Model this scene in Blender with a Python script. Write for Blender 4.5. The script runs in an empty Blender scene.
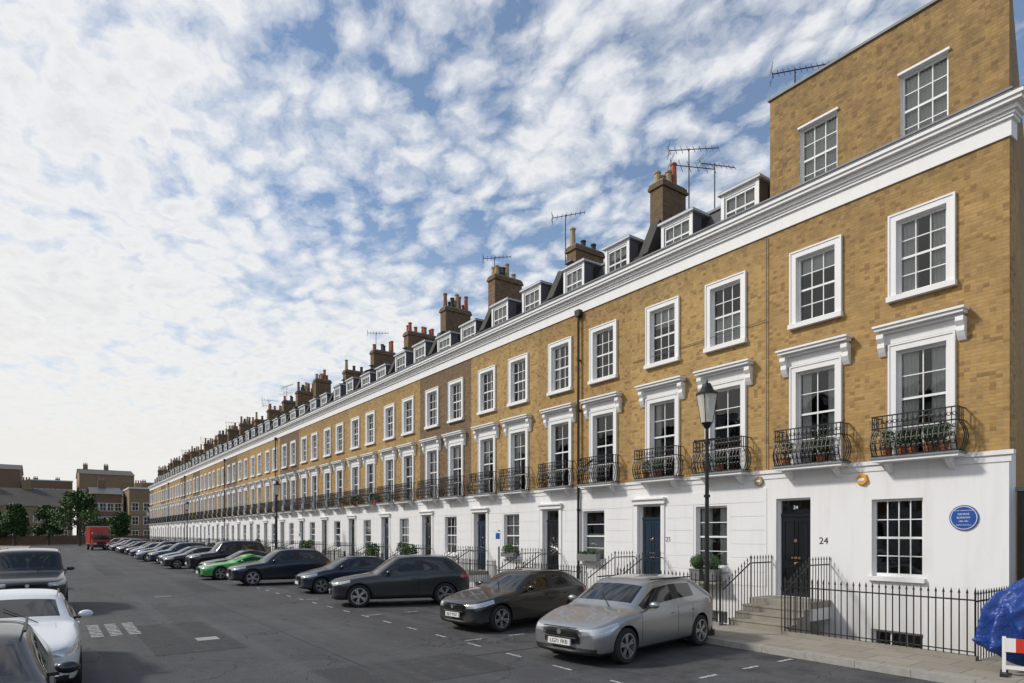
import bpy, bmesh, math, random
from mathutils import Vector, Matrix
R=random.Random(7)
sc=bpy.context.scene
col=sc.collection
# ------------------------------------------------------------------ materials
def new_mat(name):
    m=bpy.data.materials.new(name); m.use_nodes=True
    nt=m.node_tree
    return m,nt,nt.nodes['Principled BSDF']
def L(nt,a,b): nt.links.new(a,b)
def M(nt,op,a,b=None,c=None,clamp=False):
    n=nt.nodes.new('ShaderNodeMath'); n.operation=op; n.use_clamp=clamp
    for i,v in enumerate((a,b,c)):
        if v is None: continue
        if isinstance(v,(int,float)): n.inputs[i].default_value=v
        else: nt.links.new(v,n.inputs[i])
    return n.outputs[0]
def mixc(nt,fac,a,b,mode='MIX'):
    n=nt.nodes.new('ShaderNodeMix'); n.data_type='RGBA'; n.blend_type=mode
    for s,v in ((n.inputs[0],fac),(n.inputs[6],a),(n.inputs[7],b)):
        if isinstance(v,(int,float)): s.default_value=v
        elif isinstance(v,tuple): s.default_value=(v[0],v[1],v[2],1)
        else: nt.links.new(v,s)
    return n.outputs[2]
def noise(nt,vec,scale,detail=4,rough=.55):
    n=nt.nodes.new('ShaderNodeTexNoise'); n.inputs['Scale'].default_value=scale
    n.inputs['Detail'].default_value=detail; n.inputs['Roughness'].default_value=rough
    if vec is not None: nt.links.new(vec,n.inputs['Vector'])
    return n.outputs['Fac']
def mr(nt,f,a,b,c=0.0,d=1.0):
    n=nt.nodes.new('ShaderNodeMapRange'); n.clamp=True
    nt.links.new(f,n.inputs[0])
    for i,v in enumerate((a,b,c,d)): n.inputs[i+1].default_value=v
    return n.outputs[0]
def pos(nt): return nt.nodes.new('ShaderNodeNewGeometry').outputs['Position']
def bump(nt,h,bs,strength=.3,dist=.01):
    b=nt.nodes.new('ShaderNodeBump'); b.inputs['Strength'].default_value=strength; b.inputs['Distance'].default_value=dist
    nt.links.new(h,b.inputs['Height']); nt.links.new(b.outputs[0],bs.inputs['Normal'])
def simple(name,c,rough=.6,metal=0,var=.12,scale=3,coat=0,spec=.5):
    m,nt,b=new_mat(name)
    if var>0:
        f=noise(nt,pos(nt),scale,3)
        L(nt,mixc(nt,f,tuple(x*(1-var) for x in c),tuple(min(1,x*(1+var)) for x in c)),b.inputs['Base Color'])
    else: b.inputs['Base Color'].default_value=(*c,1)
    b.inputs['Roughness'].default_value=rough; b.inputs['Metallic'].default_value=metal
    b.inputs['Coat Weight'].default_value=coat; b.inputs['Coat Roughness'].default_value=.03
    b.inputs['Specular IOR Level'].default_value=spec
    return m
def brick_mat(name,c1,c2,mortar,soot=.5,objvar=True,bmp=True):
    m,nt,b=new_mat(name)
    p=pos(nt); s=nt.nodes.new('ShaderNodeSeparateXYZ'); L(nt,p,s.inputs[0])
    cb=nt.nodes.new('ShaderNodeCombineXYZ'); L(nt,M(nt,'ADD',s.outputs[0],s.outputs[1]),cb.inputs[0]); L(nt,s.outputs[2],cb.inputs[1])
    br=nt.nodes.new('ShaderNodeTexBrick'); L(nt,cb.outputs[0],br.inputs['Vector'])
    br.inputs['Scale'].default_value=1; br.inputs['Brick Width'].default_value=.225; br.inputs['Row Height'].default_value=.076
    br.inputs['Mortar Size'].default_value=.007; br.inputs['Mortar Smooth'].default_value=.2; br.inputs['Bias'].default_value=0
    br.inputs['Color1'].default_value=(*c1,1); br.inputs['Color2'].default_value=(*c2,1); br.inputs['Mortar'].default_value=(*mortar,1)
    wn=nt.nodes.new('ShaderNodeTexWhiteNoise'); wn.noise_dimensions='2D'
    sn=nt.nodes.new('ShaderNodeVectorMath'); sn.operation='SNAP'; L(nt,cb.outputs[0],sn.inputs[0]); sn.inputs[1].default_value=(.1125,.076,1)
    L(nt,sn.outputs[0],wn.inputs['Vector'])
    c=mixc(nt,mr(nt,wn.outputs['Value'],.78,.97,0,.6),br.outputs['Color'],(c2[0]*.45,c2[1]*.4,c2[2]*.5))
    c=mixc(nt,mr(nt,wn.outputs['Value'],.2,.0,0,.4),c,(c1[0]*1.12,c1[1]*1.17,c1[2]*1.4))
    n1=noise(nt,p,.45,6,.7); n2=noise(nt,p,3.2,5,.72)
    c=mixc(nt,mr(nt,n1,.46,.70,0,soot),c,(.15,.11,.06))
    c=mixc(nt,mr(nt,n2,.46,.74,0,.4),c,(.19,.125,.06))
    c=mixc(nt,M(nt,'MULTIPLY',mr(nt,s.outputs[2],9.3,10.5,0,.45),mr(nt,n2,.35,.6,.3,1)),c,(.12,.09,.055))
    if objvar:
        oi=nt.nodes.new('ShaderNodeObjectInfo')
        c=mixc(nt,M(nt,'MULTIPLY',oi.outputs['Random'],.6),c,mixc(nt,1.0,c,(.74,.67,.64),'MULTIPLY'))
    L(nt,c,b.inputs['Base Color']); b.inputs['Roughness'].default_value=.92
    if bmp: bump(nt,M(nt,'MULTIPLY',br.outputs['Fac'],-1),b,.6,.012)
    return m
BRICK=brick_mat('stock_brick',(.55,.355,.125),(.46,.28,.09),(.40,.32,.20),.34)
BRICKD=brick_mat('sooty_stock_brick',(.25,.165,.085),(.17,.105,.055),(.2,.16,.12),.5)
BRICKC=brick_mat('chimney_brick',(.30,.17,.08),(.18,.10,.05),(.17,.14,.10),.6,False)
BRICK2=brick_mat('red_brown_brick',(.26,.15,.09),(.2,.10,.06),(.2,.17,.13),.4,False,False)
def stucco_mat(name,c,dirt=.25,base=False):
    m,nt,b=new_mat(name); p=pos(nt)
    mp=nt.nodes.new('ShaderNodeMapping'); mp.inputs['Scale'].default_value=(2.5,2.5,.35); L(nt,p,mp.inputs[0])
    st=noise(nt,mp.outputs[0],1.5,4,.65)
    cc=mixc(nt,mr(nt,st,.48,.8,0,dirt),c,(c[0]*.6,c[1]*.57,c[2]*.52))
    if base:
        s=nt.nodes.new('ShaderNodeSeparateXYZ'); L(nt,p,s.inputs[0])
        cc=mixc(nt,M(nt,'MULTIPLY',mr(nt,s.outputs[2],1.3,-.2),mr(nt,st,.3,.6,.15,.6)),cc,(c[0]*.55,c[1]*.52,c[2]*.46))
    L(nt,cc,b.inputs['Base Color']); b.inputs['Roughness'].default_value=.6
    return m
STUCCO=stucco_mat('white_stucco',(.81,.81,.82),.25,True)
TRIM=stucco_mat('white_painted_trim',(.82,.82,.82),.2)
LEAD=simple('lead',(.2,.21,.23),.6,0,.25)
SLATE=simple('slate',(.055,.058,.068),.55,0,.35,6)
DARKR=simple('dark_render',(.05,.045,.042),.8,0,.4,2)
def glass_mat():
    m=bpy.data.materials.new('window_glass'); m.use_nodes=True; nt=m.node_tree; nt.nodes.clear()
    o=nt.nodes.new('ShaderNodeOutputMaterial'); g=nt.nodes.new('ShaderNodeBsdfGlossy'); t=nt.nodes.new('ShaderNodeBsdfTransparent'); mx=nt.nodes.new('ShaderNodeMixShader')
    fr=nt.nodes.new('ShaderNodeFresnel'); fr.inputs[0].default_value=1.5
    g.inputs['Roughness'].default_value=.01; t.inputs[0].default_value=(.80,.83,.83,1)
    bp=nt.nodes.new('ShaderNodeBump'); bp.inputs['Strength'].default_value=.14; bp.inputs['Distance'].default_value=.05
    L(nt,noise(nt,pos(nt),1.8,1),bp.inputs['Height']); L(nt,bp.outputs[0],g.inputs['Normal'])
    L(nt,M(nt,'ADD',M(nt,'MULTIPLY',fr.outputs[0],1.25),.03,clamp=True),mx.inputs[0]); L(nt,t.outputs[0],mx.inputs[1]); L(nt,g.outputs[0],mx.inputs[2]); L(nt,mx.outputs[0],o.inputs[0])
    return m
GLASS=glass_mat()
ROOM=simple('room_interior',(.03,.027,.025),.9,0,0)
CURT=simple('curtain',(.84,.83,.80),.9,0,0)
IRON=simple('black_iron',(.012,.012,.013),.4,.0,0)
DOOR=simple('black_gloss_door',(.012,.013,.015),.15,0,0,coat=.5)
DOORB=simple('blue_gloss_door',(.02,.035,.06),.15,0,0,coat=.5)
STONE=simple('step_stone',(.27,.25,.21),.85,0,.3,3)
TERRA=simple('terracotta',(.34,.12,.065),.8,0,.3,5)
BUFF=simple('buff_pot',(.40,.30,.17),.8,0,.3,5)
LEAF=simple('leaf',(.055,.12,.025),.7,0,.5,6)
LEAFD=simple('leaf_dark',(.025,.06,.018),.7,0,.5,4)
BARK=simple('bark',(.08,.06,.04),.9,0,.3,5)
BLUEP=simple('plaque_blue',(.02,.09,.36),.3,0,0,coat=.5)
WHITE=simple('white_paint',(.8,.8,.8),.5,0,0)
ORANGE=simple('alarm_orange',(.75,.36,.04),.4,0,0)
BRASS=simple('brass',(.7,.5,.2),.25,.9,0)
LEADW=simple('parapet_grey_white',(.60,.61,.63),.7,0,.15)
LEADW2=simple('dormer_cheek',(.12,.12,.13),.7,0,.15)
# ------------------------------------------------------------------ mesh builder
class MB:
    def __init__(s,mats): s.v=[];s.f=[];s.m=[];s.mats=mats
    def mi(s,m):
        if m not in s.mats: s.mats.append(m)
        return s.mats.index(m)
    def face(s,pts,m):
        i=len(s.v); s.v+= [tuple(p) for p in pts]; s.f.append(tuple(range(i,i+len(pts)))); s.m.append(s.mi(m))
    def box(s,x0,x1,y0,y1,z0,z1,m):
        if x0>x1:x0,x1=x1,x0
        if y0>y1:y0,y1=y1,y0
        i=len(s.v)
        s.v+=[(x0,y0,z0),(x1,y0,z0),(x1,y1,z0),(x0,y1,z0),(x0,y0,z1),(x1,y0,z1),(x1,y1,z1),(x0,y1,z1)]
        for f in ((0,3,2,1),(4,5,6,7),(0,1,5,4),(1,2,6,5),(2,3,7,6),(3,0,4,7)):
            s.f.append(tuple(i+k for k in f)); s.m.append(s.mi(m))
    def cyl(s,p0,p1,r0,r1,n,m,caps=True):
        p0=Vector(p0);p1=Vector(p1);d=(p1-p0).normalized()
        a=d.orthogonal().normalized(); b=d.cross(a); i=len(s.v)
        for k in range(n):
            t=2*math.pi*k/n; q=a*math.cos(t)+b*math.sin(t)
            s.v.append(tuple(p0+q*r0)); s.v.append(tuple(p1+q*r1))
        for k in range(n):
            j=(k+1)%n; s.f.append((i+2*k,i+2*j,i+2*j+1,i+2*k+1)); s.m.append(s.mi(m))
        if caps:
            s.f.append(tuple(i+2*k for k in range(n-1,-1,-1))); s.m.append(s.mi(m))
            s.f.append(tuple(i+2*k+1 for k in range(n))); s.m.append(s.mi(m))
    def prism_x(s,prof,x0,x1,m):
        n=len(prof)
        for k in range(n):
            a=prof[k];b=prof[(k+1)%n]
            s.face([(x0,*a),(x1,*a),(x1,*b),(x0,*b)],m)
        s.face([(x0,*p) for p in prof],m); s.face([(x1,*p) for p in reversed(prof)],m)
    def sphere(s,c,r,m,nu=10,nv=7):
        i=len(s.v)
        for a in range(nv+1):
            ph=math.pi*a/nv
            for b in range(nu):
                th=2*math.pi*b/nu
                s.v.append((c[0]+r[0]*math.sin(ph)*math.cos(th),c[1]+r[1]*math.sin(ph)*math.sin(th),c[2]+r[2]*math.cos(ph)))
        for a in range(nv):
            for b in range(nu):
                c2=(b+1)%nu
                s.f.append((i+a*nu+b,i+(a+1)*nu+b,i+(a+1)*nu+c2,i+a*nu+c2)); s.m.append(s.mi(m))
    def ring(s,c,r,t,m,axis='y',n=10):
        for k in range(n):
            a0=2*math.pi*k/n;a1=2*math.pi*(k+1)/n
            if axis=='y': p=lambda a:(c[0]+r*math.cos(a),c[1],c[2]+r*math.sin(a))
            else: p=lambda a:(c[0],c[1]+r*math.cos(a),c[2]+r*math.sin(a))
            s.cyl(p(a0),p(a1),t,t,3,m,False)
    def wall(s,x0,x1,z0,z1,holes,m,y=0):
        xs=sorted({x0,x1,*[h[0] for h in holes],*[h[1] for h in holes]}); zs=sorted({z0,z1,*[h[2] for h in holes],*[h[3] for h in holes]})
        xs=[x for x in xs if x0<=x<=x1]; zs=[z for z in zs if z0<=z<=z1]
        for i in range(len(xs)-1):
            for j in range(len(zs)-1):
                cx=(xs[i]+xs[i+1])/2; cz=(zs[j]+zs[j+1])/2
                if any(h[0]<cx<h[1] and h[2]<cz<h[3] for h in holes): continue
                s.face([(xs[i],y,zs[j]),(xs[i+1],y,zs[j]),(xs[i+1],y,zs[j+1]),(xs[i],y,zs[j+1])],m)
    def leaves(s,c,r,n,size,mats,rnd):
        for _ in range(n):
            while True:
                q=Vector((rnd.uniform(-1,1),rnd.uniform(-1,1),rnd.uniform(-1,1)))
                if .25<q.length<1: break
            p=Vector((c[0]+q.x*r[0],c[1]+q.y*r[1],c[2]+q.z*r[2]))
            a=Vector((rnd.uniform(-1,1),rnd.uniform(-1,1),rnd.uniform(-1,1))).normalized(); b=a.orthogonal().normalized()
            w=size*rnd.uniform(.6,1.3)
            s.face([p-a*w,p+b*w*.6,p+a*w,p-b*w*.6],rnd.choice(mats))
    def mesh(s,name,smooth=False):
        me=bpy.data.meshes.new(name); me.from_pydata(s.v,[],s.f)
        for m in s.mats: me.materials.append(m)
        me.polygons.foreach_set('material_index',s.m)
        if smooth:
            me.polygons.foreach_set('use_smooth',[True]*len(s.f)); me.set_sharp_from_angle(angle=math.radians(40))
        me.update(); return me
def obj(name,me,parent=None,loc=None,rot=None):
    o=bpy.data.objects.new(name,me); col.objects.link(o)
    if parent: o.parent=parent
    if loc: o.location=loc
    if rot: o.rotation_euler=rot
    return o
def empty(name,loc=(0,0,0),rotz=0):
    o=bpy.data.objects.new(name,None); o.empty_display_size=.3; col.objects.link(o); o.location=loc; o.rotation_euler=(0,0,rotz); return o
def text(name,body,size,mat,parent,loc,rot,align='CENTER'):
    cu=bpy.data.curves.new(name,'FONT'); cu.body=body; cu.size=size; cu.align_x=align; cu.align_y='CENTER'; cu.extrude=.002
    cu.materials.append(mat); o=bpy.data.objects.new(name,cu); col.objects.link(o); o.parent=parent; o.location=loc; o.rotation_euler=rot; return o
# ------------------------------------------------------------------ house parts
REC=.13
def reveal(b,h,m,y0=0,y1=REC):
    x0,x1,z0,z1=h
    b.face([(x0,y0,z0),(x0,y1,z0),(x0,y1,z1),(x0,y0,z1)],m); b.face([(x1,y0,z0),(x1,y0,z1),(x1,y1,z1),(x1,y1,z0)],m)
    b.face([(x0,y0,z1),(x0,y1,z1),(x1,y1,z1),(x1,y0,z1)],m); b.face([(x0,y0,z0),(x1,y0,z0),(x1,y1,z0),(x0,y1,z0)],m)
def sash(b,h,cols,rt,rb,rnd,y=REC-.05,curt=None,split=.5):
    x0,x1,z0,z1=h; fw=.055
    b.box(x0+.002,x0+fw,y,y+.07,z0+.002,z1-.002,TRIM); b.box(x1-fw,x1-.002,y,y+.07,z0+.002,z1-.002,TRIM)
    b.box(x0+fw,x1-fw,y,y+.07,z1-fw,z1-.002,TRIM); b.box(x0+fw,x1-fw,y-.01,y+.07,z0+.002,z0+fw+.02,TRIM)
    zm=z0+(z1-z0)*split
    b.box(x0+fw,x1-fw,y+.005,y+.065,zm-.025,zm+.025,TRIM)
    for i in range(1,cols):
        x=x0+fw+(x1-x0-2*fw)*i/cols; b.box(x-.011,x+.011,y+.01,y+.05,z0+fw,z1-fw,TRIM)
    for i in range(1,rb):
        z=z0+fw+(zm-z0-fw)*i/rb; b.box(x0+fw,x1-fw,y+.013,y+.047,z-.011,z+.011,TRIM)
    for i in range(1,rt):
        z=zm+(z1-fw-zm)*i/rt; b.box(x0+fw,x1-fw,y+.013,y+.047,z-.011,z+.011,TRIM)
    for (za,zb,o) in ((z0+fw,zm,rnd.uniform(-.008,.008)),(zm,z1-fw,rnd.uniform(-.008,.008))):
        b.face([(x0+fw,y+.03-o,za),(x1-fw,y+.03+o,za),(x1-fw,y+.03+o,zb),(x0+fw,y+.03-o,zb)],GLASS)
    yb=y+1.1; ya=y+.075
    b.face([(x0-.3,yb,z0-.1),(x1+.3,yb,z0-.1),(x1+.3,yb,z1+.1),(x0-.3,yb,z1+.1)],ROOM)
    b.face([(x0,ya,z0),(x0-.3,yb,z0-.1),(x0-.3,yb,z1+.1),(x0,ya,z1)],ROOM); b.face([(x1,ya,z0),(x1,ya,z1),(x1+.3,yb,z1+.1),(x1+.3,yb,z0-.1)],ROOM)
    b.face([(x0,ya,z1),(x0-.3,yb,z1+.1),(x1+.3,yb,z1+.1),(x1,ya,z1)],ROOM); b.face([(x0,ya,z0),(x1,ya,z0),(x1+.3,yb,z0-.1),(x0-.3,yb,z0-.1)],ROOM)
    curt=curt or rnd.choice(['drape','blind','drape','half','blind','none'])
    yc=y+.12
    def drape(xa,xb,zt,zb):
        n=max(4,int(abs(xb-xa)/.035))
        for k in range(n):
            xA=xa+(xb-xa)*k/n;xB=xa+(xb-xa)*(k+1)/n; o=.02 if k%2 else -.02
            b.face([(xA,yc-o,zb),(xB,yc+o,zb),(xB,yc+o,zt),(xA,yc-o,zt)],CURT)
    if curt=='drape':
        w=(x1-x0)*rnd.uniform(.24,.38); drape(x0+.03,x0+w,z1-.04,z0+.05); drape(x1-w,x1-.03,z1-.04,z0+.05)
    elif curt=='blind':
        zb=z1-(z1-z0)*rnd.uniform(.25,.65); b.face([(x0+.04,yc,zb),(x1-.04,yc,zb),(x1-.04,yc,z1-.03),(x0+.04,yc,z1-.03)],CURT)
    elif curt=='half': drape(x0+.03,x1-.03,z0+(z1-z0)*.55,z0+.05)
    elif curt=='full': drape(x0+.03,x1-.03,z1-.04,z0+.05)
def architrave(b,h,w,proj=.055,sill=True,m=TRIM):
    x0,x1,z0,z1=h; e=.003
    b.box(x0-w,x0-e,-proj,.02,z0,z1+w,m); b.box(x1+e,x1+w,-proj,.02,z0,z1+w,m); b.box(x0-e,x1+e,-proj,.02,z1+e,z1+w,m)
    b.box(x0-w,x0-w+.04,-proj-.02,-proj,z0,z1+w,m); b.box(x1+w-.04,x1+w,-proj-.02,-proj,z0,z1+w,m); b.box(x0-w+.04,x1+w-.04,-proj-.02,-proj,z1+w-.04,z1+w,m)
    if sill: b.box(x0-w-.02,x1+w+.02,-proj-.07,.06,z0-.12,z0-.003,m)
def hood(b,cx,z,w):
    h=w/2
    b.box(cx-h+.1,cx+h-.1,-.06,.02,z,z+.24,TRIM)
    b.box(cx-h+.04,cx+h-.04,-.16,.02,z+.24,z+.30,TRIM)
    b.box(cx-h-.02,cx+h+.02,-.27,.02,z+.30,z+.37,TRIM)
    b.box(cx-h-.05,cx+h+.05,-.31,.02,z+.37,z+.42,TRIM)
    b.prism_x([(.02,z+.47),(.02,z+.42),(-.28,z+.42)],cx-h,cx+h,LEAD)
    for sx in (-1,1):
        x=cx+sx*(h-.07)
        prof=[(.02,z+.24),(-.2,z+.24),(-.21,z+.14),(-.14,z+.04),(-.15,z-.06),(-.1,z-.16),(-.05,z-.24),(.02,z-.26)]
        b.prism_x(prof,x-.075,x+.075,TRIM)
def balcony(b,cx,w,z,pots,rnd):
    h=w/2; D=.46
    b.box(cx-h,cx+h,-D,-.062,z-.09,z,TRIM); b.box(cx-h-.03,cx+h+.03,-D-.03,-.07,z-.03,z+.012,LEAD)
    for sx in(-1,1): b.prism_x([(-.01,z-.09),(-.34,z-.09),(-.3,z-.15),(-.05,z-.34),(-.01,z-.36)],cx+sx*(h-.25)-.05,cx+sx*(h-.25)+.05,TRIM)
    top=z+.93
    def belly(t): return .10*math.sin(math.pi*min(1,t*1.5))**1 if t<.667 else 0
    def bar(x,y,nx,ny,r=.012):
        ts=[0,.15,.33,.5,.667,1.0]; prev=None
        for t in ts:
            q=belly(t); p=(x+nx*q,y+ny*q,z+.02+(top-z-.02)*t)
            if prev: b.cyl(prev,p,r,r,4,IRON,False)
            prev=p
    n=int(w/.105)
    for i in range(n+1):
        x=cx-h+.02+(w-.04)*i/n; bar(x,-D+.03,0,-1,.015 if i in(0,n) else .0115)
        if i<n:
            xm=x+(w-.04)/n/2
            b.ring((xm,-D-.068,z+.36),.042,.011,IRON,n=7); b.ring((xm,-D-.05,z+.20),.040,.011,IRON,n=7); b.ring((xm,-D+.01,z+.54),.036,.010,IRON,n=7); b.ring((xm,-D+.03,z+.79),.038,.010,IRON,n=7)
    for sx in(-1,1):
        for k in range(1,4): bar(cx+sx*(h-.02),-D+.03+k*.1,sx,0)
    for zz,o in((top,0),(z+.66,0.0),(z+.04,.01)):
        b.box(cx-h,cx+h,-D+.018-o,-D+.042-o,zz-.014,zz+.014,IRON)
        for sx in(-1,1): b.box(cx+sx*(h-.02)-.012,cx+sx*(h-.02)+.012,-D+.043,-.01,zz-.01,zz+.012,IRON)
    if pots:
        for k in range(pots):
            x=cx-h+.22+(w-.44)*(k+rnd.random()*.4)/max(1,pots-.6); g=rnd.uniform(.8,1.4)
            b.cyl((x,-.3,z+.012),(x,-.3,z+.24),.08,.11,8,TERRA); b.leaves((x,-.3,z+.26+.18*g),(.15,.13,.20*g),110,.042,[LEAF,LEAFD,LEAF],rnd)
def door(b,cx,z0,z1,w,fan=.42,dm=None):
    dm=dm or DOOR
    x0,x1=cx-w/2,cx+w/2; y=.12
    b.box(x0,x0+.06,y-.04,y+.06,z0,z1,TRIM);b.box(x1-.06,x1,y-.04,y+.06,z0,z1,TRIM);b.box(x0+.06,x1-.06,y-.04,y+.06,z1-.05,z1,TRIM)
    zt=z1-fan; b.box(x0+.06,x1-.06,y-.04,y+.06,zt-.05,zt+.02,dm)
    b.face([(x0+.06,y+.02,zt+.02),(x1-.06,y+.02,zt+.02),(x1-.06,y+.02,z1-.05),(x0+.06,y+.02,z1-.05)],GLASS)
    b.face([(x0,y+.5,z0),(x1,y+.5,z0),(x1,y+.5,z1),(x0,y+.5,z1)],ROOM)
    b.box(x0+.06,x1-.06,y,y+.05,z0+.01,zt-.05,dm)
    dw=(w-.12)
    for c in(0,1):
        xa=x0+.06+dw*(.10+.45*c); xb=xa+dw*.34
        for za,zb in((z0+.18,z0+.75),(z0+.95,zt-.15)):
            for q in((xa,xb,za,za+.025),(xa,xb,zb-.025,zb),(xa,xa+.025,za+.025,zb-.025),(xb-.025,xb,za+.025,zb-.025)):
                b.box(q[0],q[1],y-.018,y,q[2],q[3],dm)
    b.sphere((cx,y-.04,z0+.86),(.035,.035,.035),BRASS,8,5); b.box(cx-.12,cx+.12,y-.012,y,z0+.98,z0+1.03,BRASS)
    b.cyl((cx,y-.03,z0+1.45),(cx,y,z0+1.45),.045,.05,8,BRASS)
ZS=4.0; ZC=10.35; SILL=.75
def railings(b,xa,xb,y,z=.12,h=1.12):
    n=max(1,int(abs(xb-xa)/.125))
    for i in range(n+1):
        x=xa+(xb-xa)*i/n; big=i in(0,n)
        b.cyl((x,y,z),(x,y,z+h),.017 if big else .012,.017 if big else .012,5,IRON,False)
        b.cyl((x,y,z+h),(x,y,z+h+(.12 if big else .09)),.024,.002,5,IRON)
    b.box(xa,xb,y-.02,y+.02,z+h-.13,z+h-.105,IRON); b.box(xa,xb,y-.015,y+.015,z+.06,z+.08,IRON)
def railings_y(b,x,ya,yb,za,zb,h=1.0):
    n=max(2,int(abs(yb-ya)/.125))
    for i in range(n+1):
        t=i/n; y=ya+(yb-ya)*t; z=za+(zb-za)*t
        b.cyl((x,y,z-.3 if t>.0 else z),(x,y,z+h),.0105,.0105,5,IRON,False); b.cyl((x,y,z+h),(x,y,z+h+.09),.022,.002,5,IRON)
    b.cyl((x,ya,za+h-.12),(x,yb,zb+h-.12),.018,.018,5,IRON)
PY=-2.15
def build_house(kind,seed,BR=BRICK):
    rnd=random.Random(seed); corner=kind=='corner'
    W=5.33 if corner else 4.94
    ws=(1.6,4.0) if corner else (1.3,3.6)
    gw=2.1 if corner else 1.78; dc=4.59 if corner else 4.13
    parts={}
    sf=[(-s-.5,-s+.5,7.77,9.46) for s in ws]; ff=[(-s-.5,-s+.5,4.1,6.52) for s in ws]
    gfw=[(-gw-.54,-gw+.54,1.4,3.18)]; dr=[(-dc-.47,-dc+.47,SILL,3.3)]
    bs=[(-gw-.55,-gw+.55,-1.15,.17)]
    b=MB([]); b.wall(-W,0,ZS+.05,ZC,sf+ff,BR)
    if corner:
        b.face([(0,0,ZS+.05),(0,.35,ZS+.05),(0,.35,ZC),(0,0,ZC)],BRICK)
        b.face([(0,.35,-2.3),(-2.2,9,-2.3),(-2.2,9,11.1),(0,.35,11.1)],BRICK)
        tw=[(-s-.48,-s+.48,11.15,12.8) for s in ws]
        b.wall(-W,-.04,11.0,14.0,tw,BRICK,y=.12)
        b.face([(-.04,.12,11),(-2.2,9,11),(-2.2,9,14),(-.04,.12,14)],BRICK)
        b.face([(-W,.12,10.9),(-W,.12,14),(-W,9,14),(-W,9,10.9)],BRICK)
        b.face([(-W,.12,14),(-.04,.12,14),(-2.2,9,14),(-W,9,14)],SLATE)
        b.box(-W-.05,.02,.07,.36,14.0,14.06,LEAD); b.box(-W-.05,-W+.25,.36,9,14.0,14.05,LEAD)
        b.face([(-W,9,-2),(-2.2,9,-2),(-2.2,9,14),(-W,9,14)],BRICK)
    else:
        b.face([(-W,9,-2),(0,9,-2),(0,9,11.3),(-W,9,11.3)],BR)
    for h in sf+ff: reveal(b,h,TRIM)
    if corner:
        for h in tw: reveal(b,h,TRIM,.12,.25)
    parts['brick_walls']=b.mesh('brick_walls')
    # stucco ground floor: backing wall plus proud courses leaving real rustication grooves
    b=MB([]); b.wall(-W,0,-2.3,ZS,gfw+dr+bs,STUCCO,y=-.03)
    for h in gfw+bs: reveal(b,h,STUCCO,-.03,REC)
    reveal(b,dr[0],STUCCO,-.03,.3)
    if corner: b.face([(0,-.03,-2.3),(0,.35,-2.3),(0,.35,ZS),(0,-.03,ZS)],STUCCO)
    else:
        zc=.95
        while zc<3.6:
            za,zb=zc+.009,zc+.38-.009; segs=[(-W,0)]
            for h in gfw+dr:
                if h[2]-.12<zb and h[3]+.02>za:
                    pad=.075 if h in gfw else .24
                    ns=[]
                    for (a,c) in segs:
                        l,r_=h[0]-pad,h[1]+pad
                        if r_<=a or l>=c: ns.append((a,c))
                        else:
                            if l>a: ns.append((a,l))
                            if r_<c: ns.append((r_,c))
                    segs=ns
            for (a,c) in segs: b.box(a,c,-.042,-.028,za,zb,STUCCO)
            zc+=.38
    r=.09 if corner else 0
    b.box(-W,r,-.09,.05,ZS-.02,ZS+.07,STUCCO)
    b.box(-W,r*.5,-.052,.05,ZS-.16,ZS-.02,STUCCO)
    parts['stucco_ground_floor']=b.mesh('stucco_ground_floor')
    b=MB([])
    r=1 if corner else 0
    for (p,z0,z1,m) in ((.04,ZC,ZC+.34,TRIM),(.09,ZC+.34,ZC+.40,TRIM),(.17,ZC+.46,ZC+.56,TRIM),(.27,ZC+.56,ZC+.64,TRIM),(.31,ZC+.64,ZC+.72,TRIM),(.02,ZC+.73,ZC+.92,LEADW)):
        b.box(-W,p*r,-p,.3,z0,z1,m)
    b.box(-W,.12*r,-.12,.3,ZC+.40,ZC+.46,TRIM)
    b.box(-W,.32*r,-.32,.3,ZC+.72,ZC+.73,LEAD)
    b.box(-W,.06*r,-.06,.34,ZC+.92,ZC+.96,LEAD)
    for h in sf: architrave(b,h,.17)
    for h in ff:
        architrave(b,h,.17,sill=False); hood(b,(h[0]+h[1])/2,h[3]+.18,1.72)
    if corner:
        for h in tw:
            x0,x1,z0,z1=h
            b.box(x0-.04,x1+.04,.06,.12,z1,z1+.05,TRIM); b.box(x0-.05,x1+.05,.05,.2,z0-.07,z0-.003,TRIM)
    x0,x1,z0,z1=gfw[0]; b.box(x0-.06,x1+.06,-.12,.02,z0-.1,z0-.003,TRIM)
    x0,x1,z0,z1=dr[0]
    if not corner:
        b.box(x0-.16,x0-.02,-.07,0,SILL,z1+.02,TRIM); b.box(x1+.02,x1+.16,-.07,0,SILL,z1+.02,TRIM)
        b.box(x0-.2,x1+.2,-.13,0,z1+.02,z1+.16,TRIM); b.box(x0-.23,x1+.23,-.19,0,z1+.16,z1+.21,TRIM)
    parts['trim_and_cornice']=b.mesh('trim_and_cornice')
    b=MB([])
    for h in sf: sash(b,h,3,2,2,rnd)
    for h in ff: sash(b,h,2,2,2,rnd,split=.55,curt=rnd.choice(['drape','drape','none']))
    sash(b,gfw[0],4 if corner else rnd.choice([2,3,1]),2,2,rnd,curt='none' if corner else rnd.choice(['half','full','drape']))
    sash(b,bs[0],3,2,1,rnd)
    if corner:
        for h in tw: sash(b,h,3,2,2,rnd,y=.2,curt='full')
    door(b,-dc,SILL,3.3,.94,dm=DOOR if corner else rnd.choice([DOOR,DOOR,DOORB]))
    parts['windows_and_door']=b.mesh('windows_and_door')
    b=MB([])
    for i,s in enumerate(ws): balcony(b,-s,1.72 if corner else 1.62,ZS+.09,(5 if i==0 else 2) if corner else 0,rnd)
    parts['balconies']=b.mesh('balconies')
    b=MB([])
    xa,xb=-dc-.62,-dc+.62
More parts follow.
